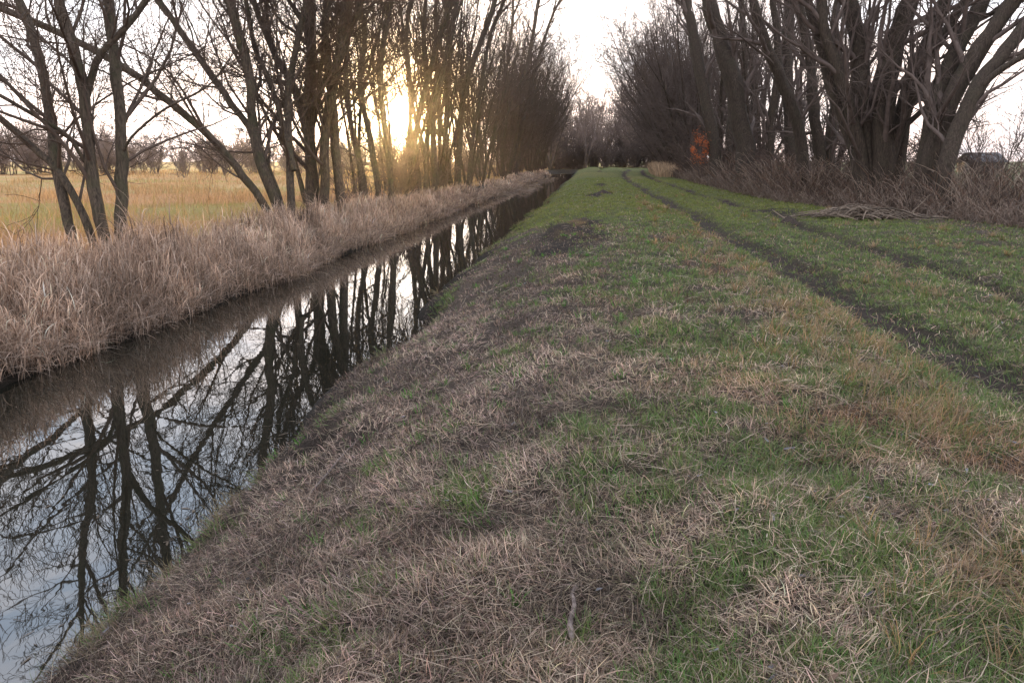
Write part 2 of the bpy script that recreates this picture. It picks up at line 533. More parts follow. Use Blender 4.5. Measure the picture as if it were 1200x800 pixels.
    hue = np.repeat(rn.random(len(x)), npt)
    c = np.array([[.32, .195, .085]]) * rn.uniform(.4, 1.4, n)[:, None]
    c = mixc(c, (.27, .215, .15), hue * .7)
    c = mixc(c, (.10, .16, .04), ((rn.random(n) < .3) & (hue < .7)) * .85)
    wind = .6
    out.append((bx, by, H(bx, by) - .004, ang + rn.normal(0, .4, n), np.abs(rn.normal(.4, .3, n)), rn.uniform(.6, 1.9, n),
                rn.uniform(.10, .24, n), np.maximum(rn.uniform(.0025, .0045, n), px * .75), c))
    # --- a few vivid fresh shoots on the mown slope
    x, y = log_points(1500, 2.0, 20, .8, -2.5, 1.5)
    keep = rn.random(len(x)) < .5
    x, y = x[keep], y[keep]
    npt = rn.integers(10, 26, len(x))
    bx, by, ang = emit(x, y, 0, npt, rn.uniform(.02, .055, len(x)))
    n = len(bx); px = (by + .8) / F
    out.append((bx, by, H(bx, by), ang + rn.normal(0, .5, n), np.abs(rn.normal(.45, .3, n)), rn.uniform(.1, .9, n), rn.uniform(.04, .11, n),
                np.maximum(.003, px * .75), np.array([[.10, .25, .045]]) * rn.uniform(.5, 1.3, n)[:, None]))
    # --- overhanging tufts at the water's edge
    y = np.exp(rn.uniform(math.log(3.0), math.log(60), 900)); x = -2.45 + rn.normal(0, .22, 900); hz = H(x, y)
    keep = (hz > .03) & (hz < .30) & (rn.random(900) < np.where(y < 7, .35, 1.1) * sstep(.50, .68, fbm(y * 0, y, 1.3, 57, 2)))
    x, y = x[keep], y[keep]
    npt = rn.integers(10, 30, len(x))
    bx, by, ang = emit(x, y, 0, npt, rn.uniform(.03, .08, len(x)))
    n = len(bx); px = (by + .8) / F
    hue = np.repeat(rn.random(len(x)), npt)
    c = mixc(np.array([[.20, .16, .09]]) * rn.uniform(.5, 1.3, n)[:, None], (.095, .15, .045), (hue > .6) * .7)
    out.append((bx, by, H(bx, by), ang + rn.normal(0, .5, n), np.abs(rn.normal(.5, .3, n)), rn.uniform(.5, 1.8, n), rn.uniform(.08, .24, n),
                np.maximum(.003, px * .75), c))
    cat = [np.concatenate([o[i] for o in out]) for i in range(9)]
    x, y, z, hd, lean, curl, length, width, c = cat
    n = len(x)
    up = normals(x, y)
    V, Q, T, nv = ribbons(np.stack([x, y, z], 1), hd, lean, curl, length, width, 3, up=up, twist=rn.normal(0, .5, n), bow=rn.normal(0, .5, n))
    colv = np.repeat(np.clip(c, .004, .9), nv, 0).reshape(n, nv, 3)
    colv[:, :2] *= .62                     # darker at the foot of each blade
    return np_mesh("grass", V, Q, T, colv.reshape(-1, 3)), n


gme, n_blades = build_bank_grass()
tag(link("grass", gme, M_GRASS), "patchy green and withered brown mown grass on the bank", "grass", kind='stuff')


def build_leaves():
    x, y = log_points(1500, 1.7, 24, .8, -2.4, 7)
    keep = rn.random(len(x)) < np.interp(x, [-2.4, 0, 1, 3, 7], [.25, .35, .6, .7, .5])
    x, y = x[keep], y[keep]
    n = len(x)
    z = H(x, y) + rn.uniform(.015, .05, n)
    V, Q, T, nv = ribbons(np.stack([x, y, z], 1), rn.uniform(0, 6.28, n), rn.uniform(1.2, 1.75, n), rn.uniform(-.3, .5, n), rn.uniform(.025, .065, n),
                          rn.uniform(.010, .022, n), 4, up=normals(x, y), twist=rn.normal(0, .6, n))
    c = np.array([[.20, .19, .20]]) * rn.uniform(.3, 1.35, n)[:, None]
    c = mixc(c, (.17, .10, .06), (rn.random(n) < .35) * .8)
    return np_mesh("fallen_leaves", V, Q, T, np.repeat(c, nv, 0))


tag(link("fallen_leaves", build_leaves(), M_STRAW), "grey withered leaves scattered over the grass", "leaves", kind='stuff')


def build_floating():
    n = 900
    y = np.exp(rn.uniform(math.log(3.5), math.log(60), n))
    e = rn.random(n)
    x = np.where(e < .55, -6.2 + np.abs(rn.normal(0, .35, n)), np.where(e < .85, -2.75 - np.abs(rn.normal(0, .18, n)), rn.uniform(-6, -2.8, n)))
    cl = fbm(x, y, 1.3, 141, 2) > .45
    x, y = x[cl], y[cl]; n = len(x)
    V, Q, T, nv = ribbons(np.stack([x, y, np.full(n, .004)], 1), rn.uniform(0, 6.28, n), np.full(n, 1.565), np.zeros(n), rn.uniform(.02, .09, n), np.maximum(rn.uniform(.006, .022, n), (y + 2) / F * .6), 2, bow=rn.normal(0, .3, n))
    c = np.array([[.10, .075, .052]]) * rn.uniform(.3, 1.4, n)[:, None]
    return np_mesh("floating_leaves", V, Q, T, np.repeat(c, nv, 0))


tag(link("floating_leaves", build_floating(), M_STRAW), "withered leaves and scraps of reed afloat on the canal", "leaves", kind='stuff')


# ------------------------------------------------------------------ reeds on the far bank
def build_reeds():
    parts = []
    def reed_points(n, y0, y1, x0, x1):
        y = np.exp(rn.uniform(math.log(y0), math.log(y1), n)); x = rn.uniform(x0, x1, n)
        return x, y
    def add(x, y, z, hd, lean, curl, length, width, c, seg=5):
        n = len(x)
        V, Q, T, nv = ribbons(np.stack([x, y, z], 1), hd, lean, curl, length, width, seg, twist=rn.normal(0, .7, n), bow=rn.normal(0, .25, n))
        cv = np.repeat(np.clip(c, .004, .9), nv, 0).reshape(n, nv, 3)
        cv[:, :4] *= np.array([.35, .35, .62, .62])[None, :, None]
        parts.append((V, Q, T, cv.reshape(-1, 3)))
    def tone(n):
        c = np.array([[.51, .36, .262]]) * rn.uniform(.5, 1.35, n)[:, None]
        c = mixc(c, (.66, .52, .42), (rn.random(n) < .3) * .8)
        return mixc(c, (.22, .125, .075), (rn.random(n) < .18) * .7)
    x, y = reed_points(31500, 4.6, 150, -9.0, -5.7)
    front = -6.58 + .42 * (fbm(y * 0, y, 2.4, 103, 3) - .5) * 2
    keep = (x < front) & (rn.random(len(x)) < 1 - .85 * sstep(38, 60, y) * sstep(.56, .44, fbm(y * 0, y, 9, 119, 2))) & (rn.random(len(x)) < sstep(.25, .5, fbm(x, y, .7, 107, 2)) * .8 + .2) & (rn.random(len(x)) < np.interp(y, [0, 30, 50, 150], [1, 1, .6, .45]))
    x, y, front = x[keep], y[keep], front[keep]
    n = len(x); px = (y + 2) / F
    gap = fbm(x, y, 2.2, 101, 2); cl = fbm(x, y, .55, 109, 2)
    hmul = np.interp(gap, [.2, .45, .7], [.50, .82, 1.05]) * (.22 + 1.5 * cl) * np.interp(front - x, [0, .35, 1.2, 2.3], [.55, .85, 1.0, .7]) * np.interp(y, [0, 15, 26, 45, 70, 150], [.84, .84, .70, .50, .44, .5])
    ln = rn.uniform(.75, 1.45, n) * hmul
    z = np.maximum(H(x, y), -.08) - .03
    shade = (.15 + 1.6 * fbm(x, y, .5, 113, 2))[:, None] * np.where(rn.random(n) < .12, 1.5, 1)[:, None]
    hd = rn.normal(.3, 1.4, n)
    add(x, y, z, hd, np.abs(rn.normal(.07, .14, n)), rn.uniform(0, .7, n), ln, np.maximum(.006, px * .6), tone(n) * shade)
    for k in range(3):
        f = rn.uniform(.10, .80, n)
        lx = x + rn.normal(0, .04, n); ly = y + rn.normal(0, .06, n)
        add(lx, ly, z + f * ln * .95, rn.uniform(0, 6.28, n), np.abs(rn.normal(.12, .16, n)), rn.uniform(.3, 2.3, n), rn.uniform(.30, .72, n) * np.clip(hmul, .6, 1.2),
            np.maximum(rn.uniform(.010, .021, n), px * .72), tone(n) * shade)
    # withered skirt at the foot and broken stems over the water
    n = 17000
    y2 = np.exp(rn.uniform(math.log(4.4), math.log(120), n))
    x2 = -6.58 + .42 * (fbm(y2 * 0, y2, 2.4, 103, 3) - .5) * 2 - rn.random(n) ** 1.5 * .7 + .02
    add(x2, y2, np.maximum(H(x2, y2), -.02) + rn.uniform(0, .3, n), rn.normal(0, 1.2, n), rn.uniform(.2, 1.2, n), rn.uniform(.4, 1.9, n), rn.uniform(.2, .6, n),
        np.maximum(.008, (y2 + 2) / F * .6), tone(n) * rn.uniform(.35, .95, n)[:, None])
    # mats of dead stems afloat along the edge farther off
    n = 9000
    y3 = np.exp(rn.uniform(math.log(58), math.log(120), n)); x3 = -6.5 + rn.random(n) ** 1.4 * 1.9
    k = fbm(x3 * 1.6, y3 * .35, 1.0, 117, 2) > .56
    x3, y3 = x3[k], y3[k]; n = len(x3)
    add(x3, y3, np.full(n, .004) + rn.random(n) * .03, rn.uniform(0, 6.28, n), rn.uniform(1.25, 1.6, n), rn.uniform(-.1, .2, n), rn.uniform(.25, .6, n), np.maximum(.01, (y3 + 2) / F * .7), tone(n) * .45)
    o = 0; Vs = []; Qs = []; Ts = []; Cs = []
    for V, Q, T, c in parts:
        Vs.append(V); Qs.append(Q + o); Ts.append(T + o); Cs.append(c); o += len(V)
    return np_mesh("reeds", np.concatenate(Vs), np.concatenate(Qs), np.concatenate(Ts), np.concatenate(Cs))


tag(link("reeds", build_reeds(), M_REED), "dense dry pinkish tan reeds on the far canal bank", "reeds", kind='stuff')


def build_field_grass():
    n = 60000
    y = np.exp(rn.uniform(math.log(9), math.log(160), n)); x = -rn.uniform(8.3, 9.2 + .62 * y, n)
    fn = fbm(x * .35, y, 7, 83, 3)
    green = sstep(.38, .66, fn + (fbm(x, y, 2.5, 87, 3) - .5) * .5) * (rn.random(n) < .7)
    clump = sstep(.4, .6, fbm(x, y, 3.0, 105, 3))
    keep = rn.random(n) < .35 + .65 * clump
    x, y, green, clump = x[keep], y[keep], green[keep], clump[keep]
    n = len(x); px = (y + 3) / F
    ln = np.where(green > .5, rn.uniform(.10, .28, n), rn.uniform(.25, .75, n) * (.4 + .8 * clump))
    c = np.array([[.48, .30, .15]]) * rn.uniform(.6, 1.3, n)[:, None]
    c = mixc(c, (.34, .31, .09), green * .9)
    V, Q, T, nv = ribbons(np.stack([x, y, H(x, y) - .02], 1), rn.uniform(0, 6.28, n), np.abs(rn.normal(.2, .25, n)), rn.uniform(.2, 1.3, n), ln, np.maximum(.006, px * .7), 3, twist=rn.normal(0, .5, n))
    return np_mesh("field_grass", V, Q, T, np.repeat(np.clip(c, .004, .9), nv, 0))


tag(link("field_grass", build_field_grass(), M_REED), "straw coloured and green rough grass of the field beyond the reeds", "grass", kind='stuff')


# ------------------------------------------------------------------ undergrowth below the track-side trees
def edge_x(y):
    """front edge of the brush on the right of the track"""
    return np.interp(y, EY, EX)


def build_undergrowth():
    rs = random.Random(5)
    polys = []; cols = []
    n = 21000
    y = np.exp(rn.uniform(math.log(14), math.log(130), n))
    x = edge_x(y) + rn.random(n) ** 1.3 * 5.5 * np.where(y < 34, 1, .8) + rn.normal(0, .15, n)
    z = H(x, y)
    hm = np.interp(x - edge_x(y), [-.3, .2, 1.2, 3, 6], [.25, .5, .95, 1.15, 1.0]) * np.interp(fbm(x, y, 2.5, 111, 2), [.25, .75], [.5, 1.3]) * np.interp(y, [18, 26, 34], [.62, .78, 1])
    for i in range(n):
        h = rs.uniform(.6, 1.75) * hm[i]
        a = rs.uniform(0, 6.28); sp = rs.uniform(.15, 1.0) * (h + .2)
        dx, dy = math.cos(a) * sp, math.sin(a) * sp
        pts = []; drop = rs.uniform(.0, .9)
        for k in range(6):
            f = k / 5
            pts.append((x[i] + dx * f + rs.gauss(0, .03), y[i] + dy * f + rs.gauss(0, .03), z[i] - .03 + h * (f * (1 + drop) - drop * f * f * 1.1) + rs.gauss(0, .02)))
        w = max(.0045, (y[i] + 2) / F * .29)
        polys.append((pts, [w, w, w * .9, w * .8, w * .7, w * .4]))
    V, Q = tubes(polys, 3)
    t = rn.random(n)
    c = np.array([[.150, .106, .082]]) * rn.uniform(.35, 1.3, n)[:, None]
    c = mixc(c, (.38, .29, .22), (t < .22) * .85)
    c = mixc(c, (.19, .095, .055), (t > .88) * .7)
    front = np.clip(1 - (x - edge_x(y)) / .9, 0, 1)
    c = mixc(c, (.25, .19, .15), front * .45)
    c = np.repeat(c, 18, 0)
    # dead leaf and seed-head scraps on the stems
    m = 34000
    k = rn.integers(0, n, m); fpos = rn.integers(1, 6, m)
    P = np.array([p for p, _ in polys])
    b = P[k, fpos] + rn.normal(0, .05, (m, 3))
    w = np.maximum(.018, (b[:, 1] + 2) / F * .9)
    V2, Q2, T2, nv = ribbons(b, rn.uniform(0, 6.28, m), rn.uniform(.3, 2.4, m), rn.uniform(-.5, 1, m), rn.uniform(.04, .12, m), w * .6, 2, twist=rn.normal(0, .8, m))
    c2 = np.array([[.18, .125, .095]]) * rn.uniform(.4, 1.3, m)[:, None]
    c2 = mixc(c2, (.27, .23, .205), (rn.random(m) < .10) * .9)
    # pale long grass where the track runs out of sight
    m = 2600
    gy_ = rn.uniform(84, 128, m); gx_ = edge_x(gy_) - rn.uniform(-.6, 1.5, m)
    V3, Q3, T3, nv3 = ribbons(np.stack([gx_, gy_, H(gx_, gy_) - .03], 1), rn.uniform(0, 6.28, m), np.abs(rn.normal(.1, .15, m)), rn.uniform(.3, 1.5, m), rn.uniform(.6, 1.9, m), np.full(m, .07), 3, twist=rn.normal(0, .6, m))
    c3 = np.array([[.52, .37, .24]]) * rn.uniform(.5, 1.2, m)[:, None]
    o3 = len(V)
    V = np.concatenate([V, V3]); c = np.concatenate([c, np.repeat(c3, nv3, 0)]); Q = np.concatenate([Q, Q3 + o3]); T3 = T3 + o3
    T2 = np.concatenate([T2, T3 - len(V)])
    return np_mesh("undergrowth", np.concatenate([V, V2]), np.concatenate([Q, Q2 + len(V)]), T2 + len(V), np.concatenate([c, np.repeat(c2, nv, 0)]))


tag(link("undergrowth", build_undergrowth(), M_BRAMBLE), "tangle of dead brown brambles and weeds below the trackside trees", "undergrowth", kind='stuff')

# ------------------------------------------------------------------ trees
def norm3(v):
    l = math.sqrt(v[0] * v[0] + v[1] * v[1] + v[2] * v[2]) or 1e-9
    return (v[0] / l, v[1] / l, v[2] / l)


def grow(rs, p, d, L, r, n, wander, trop, tip):
    pts = [p]; rad = [r]
    st = L / n
    for i in range(n):
        d = norm3((d[0] + rs.gauss(0, wander), d[1] + rs.gauss(0, wander), d[2] + rs.gauss(0, wander) + trop))
        p = (p[0] + d[0] * st, p[1] + d[1] * st, p[2] + d[2] * st)
        pts.append(p); rad.append(r + (tip - r) * ((i + 1) / n) ** (1.35 if r > .06 else .85))
    return pts, rad, d


def side_dir(rs, d, ang):
    while True:
        v = (rs.gauss(0, 1), rs.gauss(0, 1), rs.gauss(0, 1))
        dt = v[0] * d[0] + v[1] * d[1] + v[2] * d[2]
        w = (v[0] - dt * d[0], v[1] - dt * d[1], v[2] - dt * d[2])
        l = math.sqrt(w[0] ** 2 + w[1] ** 2 + w[2] ** 2)
        if l > .2: break
    c, s = math.cos(ang), math.sin(ang) / l
    return (d[0] * c + w[0] * s, d[1] * c + w[1] * s, d[2] * c + w[2] * s)


#        density/m  first t  angle range    length factor   radius f  pieces wander trop
LEV = {1: (1.15, .16, (.45, 1.0), (.20, .42), .42, 7, .14, .05),
       2: (2.6, .12, (.40, 1.0), (.28, .52), .50, 5, .17, .04),
       3: (5.0, .10, (.35, .95), (.35, .65), .60, 4, .18, .05)}


def spawn(rs, pts, rad, lvl, out, S, t0=None):
    """side branches of one branch, recursively"""
    if lvl > S['depth']: return
    dens, t00, angs, lf, rf, npc, wan, trop = LEV[lvl]
    t0 = t00 if t0 is None else t0
    seg = [math.dist(pts[i], pts[i + 1]) for i in range(len(pts) - 1)]
    L = sum(seg)
    if L < .1: return
    cnt = dens * L * (1 - t0) * S['dens'][lvl - 1]
    cnt = int(cnt) + (rs.random() < cnt - int(cnt))
    for c in range(cnt):
        t = t0 + (1 - t0) * (c + rs.random()) / cnt
        s = t * L; i = 0
        while i < len(seg) - 1 and s > seg[i]:
            s -= seg[i]; i += 1
        f = min(1, s / max(seg[i], 1e-6))
        a, b = pts[i], pts[i + 1]
        p = (a[0] + (b[0] - a[0]) * f, a[1] + (b[1] - a[1]) * f, a[2] + (b[2] - a[2]) * f)
        r0 = rad[i] + (rad[i + 1] - rad[i]) * f
        d = norm3((b[0] - a[0], b[1] - a[1], b[2] - a[2]))
        dd = side_dir(rs, d, rs.uniform(*angs) * S.get('ang', 1))
        if lvl == 1 and dd[2] < -.1: dd = norm3((dd[0], dd[1], rs.uniform(-.1, .25)))
        l = L * rs.uniform(*lf) * (1.15 - .65 * t)
        l = min(max(l, S['minl'][lvl - 1]), S['maxl'][lvl - 1])
        r = max(min(r0 * rf * rs.uniform(.65, 1.1), r0 * .8), S['rmin'][lvl - 1])
        tip = S['rt']
        q, rr, _ = grow(rs, p, dd, l, r, npc, wan * S.get('wan', 1), trop, tip)
        out.append((q, rr))
        spawn(rs, q, rr, lvl + 1, out, S)


NEAR = dict(depth=3, dens=(1.8, 1.3, 1.1), minl=(.7, .35, .18), maxl=(4.5, 1.9, .8), rmin=(.012, .008, .006), rt=.005)
MID = dict(depth=3, dens=(.85, .75, .5), minl=(.9, .5, .3), maxl=(4.0, 1.8, .9), rmin=(.016, .011, .009), rt=.008, ang=.72)
FAR = dict(depth=3, dens=(1.3, .8, .38), minl=(1.0, .6, .5), maxl=(5, 2.2, 1.1), rmin=(.04, .028, .022), rt=.018)


def rel(polys, o):
    return [([(p[0] - o[0], p[1] - o[1], p[2] - o[2]) for p in pts], r) for pts, r in polys]


def smooth_path(P, per=3):
    out = []
    n = len(P)
    for i in range(n - 1):
        p0, p1, p2, p3 = P[max(i - 1, 0)], P[i], P[i + 1], P[min(i + 2, n - 1)]
        for k in range(per):
            t = k / per
            out.append(tuple(.5 * ((2 * p1[j]) + (-p0[j] + p2[j]) * t + (2 * p0[j] - 5 * p1[j] + 4 * p2[j] - p3[j]) * t * t + (-p0[j] + 3 * p1[j] - 3 * p2[j] + p3[j]) * t ** 3) for j in range(3)))
    out.append(tuple(P[-1]))
    return out


def tree_object(name, loc, stems, crown, bark, twig, label, group=None, cat="tree"):
    root = bpy.data.objects.new(name, None); COL.objects.link(root)
    root.location = loc; root.empty_display_size = .3
    tag(root, label, cat, group)
    for s in stems:
        V, Q = tubes([s]) if isinstance(s, tuple) else tubes(s)
        link("trunk", np_mesh("trunk", V, Q), bark, root)
    if crown:
        V, Q = tubes(crown)
        link("crown", np_mesh("crown", V, Q), twig, root)
    return root


def clear_of_sun(polys, x, y, deg=.62):
    c = math.cos(R(deg)); base = Vector((x, y, gz(x, y)))
    def hit(p):
        d = base + Vector(p) - CAM
        return d.normalized().dot(SUN_DIR) > c
    return [q for q in polys if not any(hit(p) for p in q[0]) and not any(hit(tuple((a + b) / 2 for a, b in zip(q[0][i], q[0][i + 1]))) for i in range(len(q[0]) - 1))]


def photo_tree(name, seed, zc, stems, bark, twig, label, S=NEAR, cont=8.0, group=None, kids=True):
    """stems: (pixel polyline, width px, depth change to its top, continue length)"""
    rs = random.Random(seed)
    u0 = sum(s[0][0][0] for s in stems) / len(stems)
    b = at(u0, stems[0][0][0][1], zc); o = (b.x, b.y, gz(b.x, b.y))
    trunks = []; crown = []
    for st in stems:
        pix, w, dd = st[0], st[1], st[2]
        cl = st[3] if len(st) > 3 else cont
        branch = len(st) > 4 and st[4]
        n = len(pix); P = []
        for i, (u, v) in enumerate(pix):
            f = i / (n - 1)
            p = at(u, v, zc + dd * f + (st[5] if len(st) > 5 else 0))
            if i == 0 and not branch:
                p.z = gz(p.x, p.y) - .15
            P.append((p.x, p.y, p.z))
        Ps = smooth_path(P, 4)
        wob = w / F * zc * .045
        Ps = [Ps[0]] + [(a + rs.gauss(0, wob), b_ + rs.gauss(0, wob), c) for a, b_, c in Ps[1:]]
        r0 = w / 2 * zc / F * STOUT
        m = len(Ps)
        flare = 1.35 if not branch else 1.0
        rad = [r0 * (1 - .25 * i / (m - 1)) * (1 + (flare - 1) * max(0, 1 - i / 2.5)) for i in range(m)]
        d = norm3(tuple(Ps[-1][j] - Ps[-4][j] for j in range(3)))
        q, rr, _ = grow(rs, Ps[-1], d, cl, rad[-1], 9, .07, .035, S['rt'] * 1.6)
        full = Ps + q[1:]; fr = rad + rr[1:]
        trunks.append((full, fr))
        spawn(rs, full, fr, 1, crown, S, t0=.10 if not branch else .1)
        # a fork high up
        for kf in range(3):
            j = rs.randint(m, m + 5)
            dd_ = side_dir(rs, norm3(tuple(full[j + 1][t] - full[j - 1][t] for t in range(3))), rs.uniform(.3, .55))
            q, rr, _ = grow(rs, full[j], dd_, cl * rs.uniform(.45, .75), fr[j] * .75, 8, .08, .05, S['rt'] * 1.5)
            crown.append((q, rr))
            spawn(rs, q, rr, 1, crown, S)
    return tree_object(name, o, [rel([t], o)[0] for t in trunks], clear_of_sun(rel(crown, o), o[0], o[1], .6), bark, twig, label, group)


STOUT = .88
# -- canal side, nearest two and the ones about the sun
photo_tree("tree", 1, 15.2, [
    ([(100, 300), (81, 262), (64, 180), (52, 98), (38, 41), (18, -10)], 15, .8, 8),
    ([(126, 300), (122, 272), (107, 202), (99, 112), (90, 75), (68, -10)], 17, -.6, 8),
    ([(140, 300), (141, 272), (142, 188), (139, 112), (131, 45), (128, -10)], 17, .2, 8),
    ([(113, 300), (105, 270), (75, 210), (38, 172), (0, 139), (-60, 95)], 11, .5, 6),
    ([(100, 118), (112, 75), (124, 56), (150, 30), (178, -10)], 10, -.3, 6, True, -.3),
    ([(100, 190), (80, 160), (40, 135), (0, 112), (-60, 80)], 6, -.9, 3, True, -.3),
    ([(141, 185), (155, 160), (190, 130), (225, 112)], 4, -.8, 1.5, True, .1),
], M_BARK_L, M_TWIG_L, "bare tree with four splayed trunks rising from the reeds, nearest to the camera", NEAR)

photo_tree("tree", 2, 24.5, [
    ([(316, 262), (311, 242), (285, 206), (247, 161), (199, 120), (150, 82), (75, 41), (-10, 5)], 11, -2.0, 5),
    ([(331, 262), (328, 240), (300, 165), (262, 109), (225, 56), (178, -10)], 11, 1.0, 8),
    ([(326, 262), (322, 236), (300, 169), (292, 86), (277, 30), (266, -10)], 15, -.5, 9),
    ([(343, 262), (341, 240), (338, 124), (341, 86), (362, -10)], 11, .5, 9),
    ([(345, 200), (330, 140), (318, 100), (300, 60), (286, -10)], 8, .8, 8, True),
], M_BARK_L, M_TWIG_L, "bare tree with one long trunk leaning far over the reeds above the yellow field", NEAR)

photo_tree("tree", 3, 26.5, [
    ([(364, 268), (365, 250), (363, 150), (365, 60), (360, -10)], 17, .3, 9),
    ([(378, 268), (380, 250), (381, 160), (392, 90), (408, -10)], 14, -.5, 9),
    ([(402, 262), (399, 240), (392, 150), (387, 100), (381, 40), (384, -10)], 13, .4, 9),
    ([(372, 262), (372, 230), (352, 120), (325, 70), (300, 10), (296, -10)], 10, 1.2, 8),
    ([(364, 150), (375, 105), (390, 80), (417, 20), (426, -10)], 10, -.8, 6, True),
], M_BARK_L, M_TWIG_L, "stout bare tree with grey upright trunks crowded together at the bend of the reeds", NEAR)

photo_tree("tree", 4, 35, [
    ([(444, 236), (442, 214), (433, 160), (422, 100), (428, 40), (415, -10)], 9, .3, 10),
    ([(458, 236), (458, 214), (451, 150), (445, 83), (455, 20), (460, -10)], 9, -.4, 10),
    ([(430, 236), (426, 210), (412, 150), (405, 80), (412, -10)], 8, .8, 10),
], M_BARK_L, M_TWIG_L, "slim bare tree standing just before the low sun", NEAR)

photo_tree("tree", 5, 44, [
    ([(491, 230), (490, 214), (486, 167), (497, 110), (513, 50), (534, -10)], 9, .3, 10),
    ([(510, 228), (510, 200), (508, 133), (520, 77), (538, -10)], 8, -.4, 10),
    ([(484, 230), (480, 180), (481, 110), (476, 40), (484, -10)], 7, .8, 10),
    ([(500, 228), (500, 180), (502, 120), (496, 50), (500, -10)], 7, .8, 10),
], M_BARK_L, M_TWIG_L, "bare tree whose trunks curve away from the low sun over the reeds", MID)

photo_tree("tree", 6, 57, [
    ([(537, 222), (537, 205), (540, 143), (547, 93), (567, 40), (584, -10)], 9, .3, 10),
    ([(528, 222), (526, 200), (523, 140), (528, 70), (522, -10)], 7, -.5, 10),
    ([(549, 222), (550, 200), (556, 150), (566, 90), (575, 40), (596, -10)], 6, .6, 9),
    ([(520, 220), (516, 180), (514, 120), (510, 50), (512, -10)], 6, .6, 9),
], M_BARK_L, M_TWIG_L, "bare tree with a long slanting main trunk between the sun and the pale leaning tree", MID)

photo_tree("tree", 7, 92, [
    ([(595, 217), (600, 190), (607, 157), (615, 95), (628, 20), (632, -10)], 6, .3, 8),
    ([(602, 216), (606, 200), (612, 150), (622, 100), (640, 40)], 5, .6, 8),
    ([(588, 214), (590, 190), (588, 150), (592, 100), (600, 30)], 5, .6, 8),
], M_BARK_L, M_TWIG_L, "slender pale tree leaning out over the water's edge from the far reed bank", MID)

NEAR_R = dict(NEAR, dens=(1.0, .95, .9))
STOUT = 1.0
# -- track side, the old willows
photo_tree("tree", 21, 29.5, [
    ([(1022, 250), (1022, 205), (1010, 115), (1004, 42), (992, -10)], 24, .6, 8),
    ([(1036, 252), (1034, 205), (1038, 110), (1053, 45), (1068, -10)], 27, -.8, 8),
    ([(1050, 250), (1048, 200), (1063, 110), (1092, 42), (1114, -10)], 21, .4, 8),
    ([(1010, 246), (1004, 185), (976, 108), (962, 50), (944, -10)], 15, .8, 8),
    ([(1018, 246), (1009, 175), (988, 105), (968, 38), (962, -10)], 15, -.4, 8),
    ([(1042, 246), (1046, 180), (1075, 100), (1100, 50), (1140, -10)], 13, -1.2, 8),
], M_BARK_R, M_TWIG_R, "massive old willow with a thick fluted base and many trunks above the reed heap", NEAR_R)

photo_tree("tree", 22, 27, [
    ([(1082, 246), (1084, 195), (1100, 110), (1129, 42), (1158, -10)], 22, .6, 7),
    ([(1086, 246), (1088, 192), (1125, 96), (1171, 25), (1196, -10)], 22, -.8, 7),
], M_BARK_R, M_TWIG_R, "old willow with a pair of thick trunks slanting away from the track", NEAR_R)

photo_tree("tree", 23, 25.5, [
    ([(1106, 246), (1110, 188), (1141, 112), (1178, 60), (1215, 15)], 20, .3, 7),
    ([(1150, 100), (1175, 80), (1200, 66), (1240, 45)], 8, -.6, 4, True),
], M_BARK_R, M_TWIG_R, "willow with a single heavy trunk leaning out over the meadow", NEAR_R)

photo_tree("tree", 24, 37, [
    ([(964, 236), (962, 190), (954, 125), (950, 75), (934, -10)], 14, .6, 9),
    ([(944, 234), (938, 160), (918, 100), (895, 46), (880, -10)], 14, -.6, 9),
    ([(975, 236), (975, 160), (985, 90), (978, 30), (985, -10)], 11, .6, 9),
], M_BARK_R, M_TWIG_R, "dark willow with a trunk crossing diagonally in front of its neighbours", NEAR_R)

photo_tree("tree", 25, 45, [
    ([(873, 226), (871, 170), (858, 96), (842, 42), (828, -10)], 23, .6, 9),
    ([(928, 228), (926, 140), (921, 55), (928, -10)], 14, .6, 9),
    ([(905, 228), (902, 150), (912, 80), (905, -10)], 10, -.6, 9),
], M_BARK_R, M_TWIG_R, "broad dark trunk of a tall willow just to the side of the rust coloured leaves", MID)

photo_tree("tree", 26, 57, [
    ([(838, 220), (836, 165), (822, 96), (809, 25), (800, -10)], 14, .6, 9),
    ([(858, 220), (855, 150), (872, 80), (868, -10)], 9, .6, 9),
], M_BARK_R, M_TWIG_R, "tall slim willow rising right behind the rust coloured leaves", MID)


# -- templates for the receding rows
def template(seed, nst, h, spread, r0, S, bark, twig, label, group, name="tree", lean=(0, 0), cat="tree", sunny=None):
    rs = random.Random(seed)
    stems = []; crown = []
    for k in range(nst):
        a = k * 6.283 / nst + rs.uniform(-.5, .5)
        sp = rs.uniform(.25, 1.0) * spread
        d = norm3((math.cos(a) * sp + lean[0], math.sin(a) * sp + lean[1], 1))
        b = (math.cos(a) * .25 * rs.random() * (1 if nst > 1 else 0), math.sin(a) * .25 * rs.random() * (1 if nst > 1 else 0), -.15)
        pts, rad, _ = grow(rs, b, d, h * rs.uniform(.8, 1.08), r0 * rs.uniform(.6, 1.1), 14, .055, .02, S['rt'] * 1.5)
        rad[0] *= 1.3
        stems.append((pts, rad))
        spawn(rs, pts, rad, 1, crown, S, t0=.14)
        for kf in range(2):
            j = rs.randint(4, 9)
            dd_ = side_dir(rs, norm3(tuple(pts[j + 1][t] - pts[j - 1][t] for t in range(3))), rs.uniform(.3, .5))
            q, rr, _ = grow(rs, pts[j], dd_, h * rs.uniform(.3, .5), rad[j] * .7, 8, .08, .04, S['rt'] * 1.5)
            crown.append((q, rr)); spawn(rs, q, rr, 1, crown, S)
    if sunny:
        stems = clear_of_sun(stems, *sunny); crown = clear_of_sun(crown, *sunny)
    t = tree_object(name, (0, 0, 0), stems, crown, bark, twig, label, group, cat)
    if sunny: t.location = (sunny[0], sunny[1], gz(*sunny) - .05)
    return t


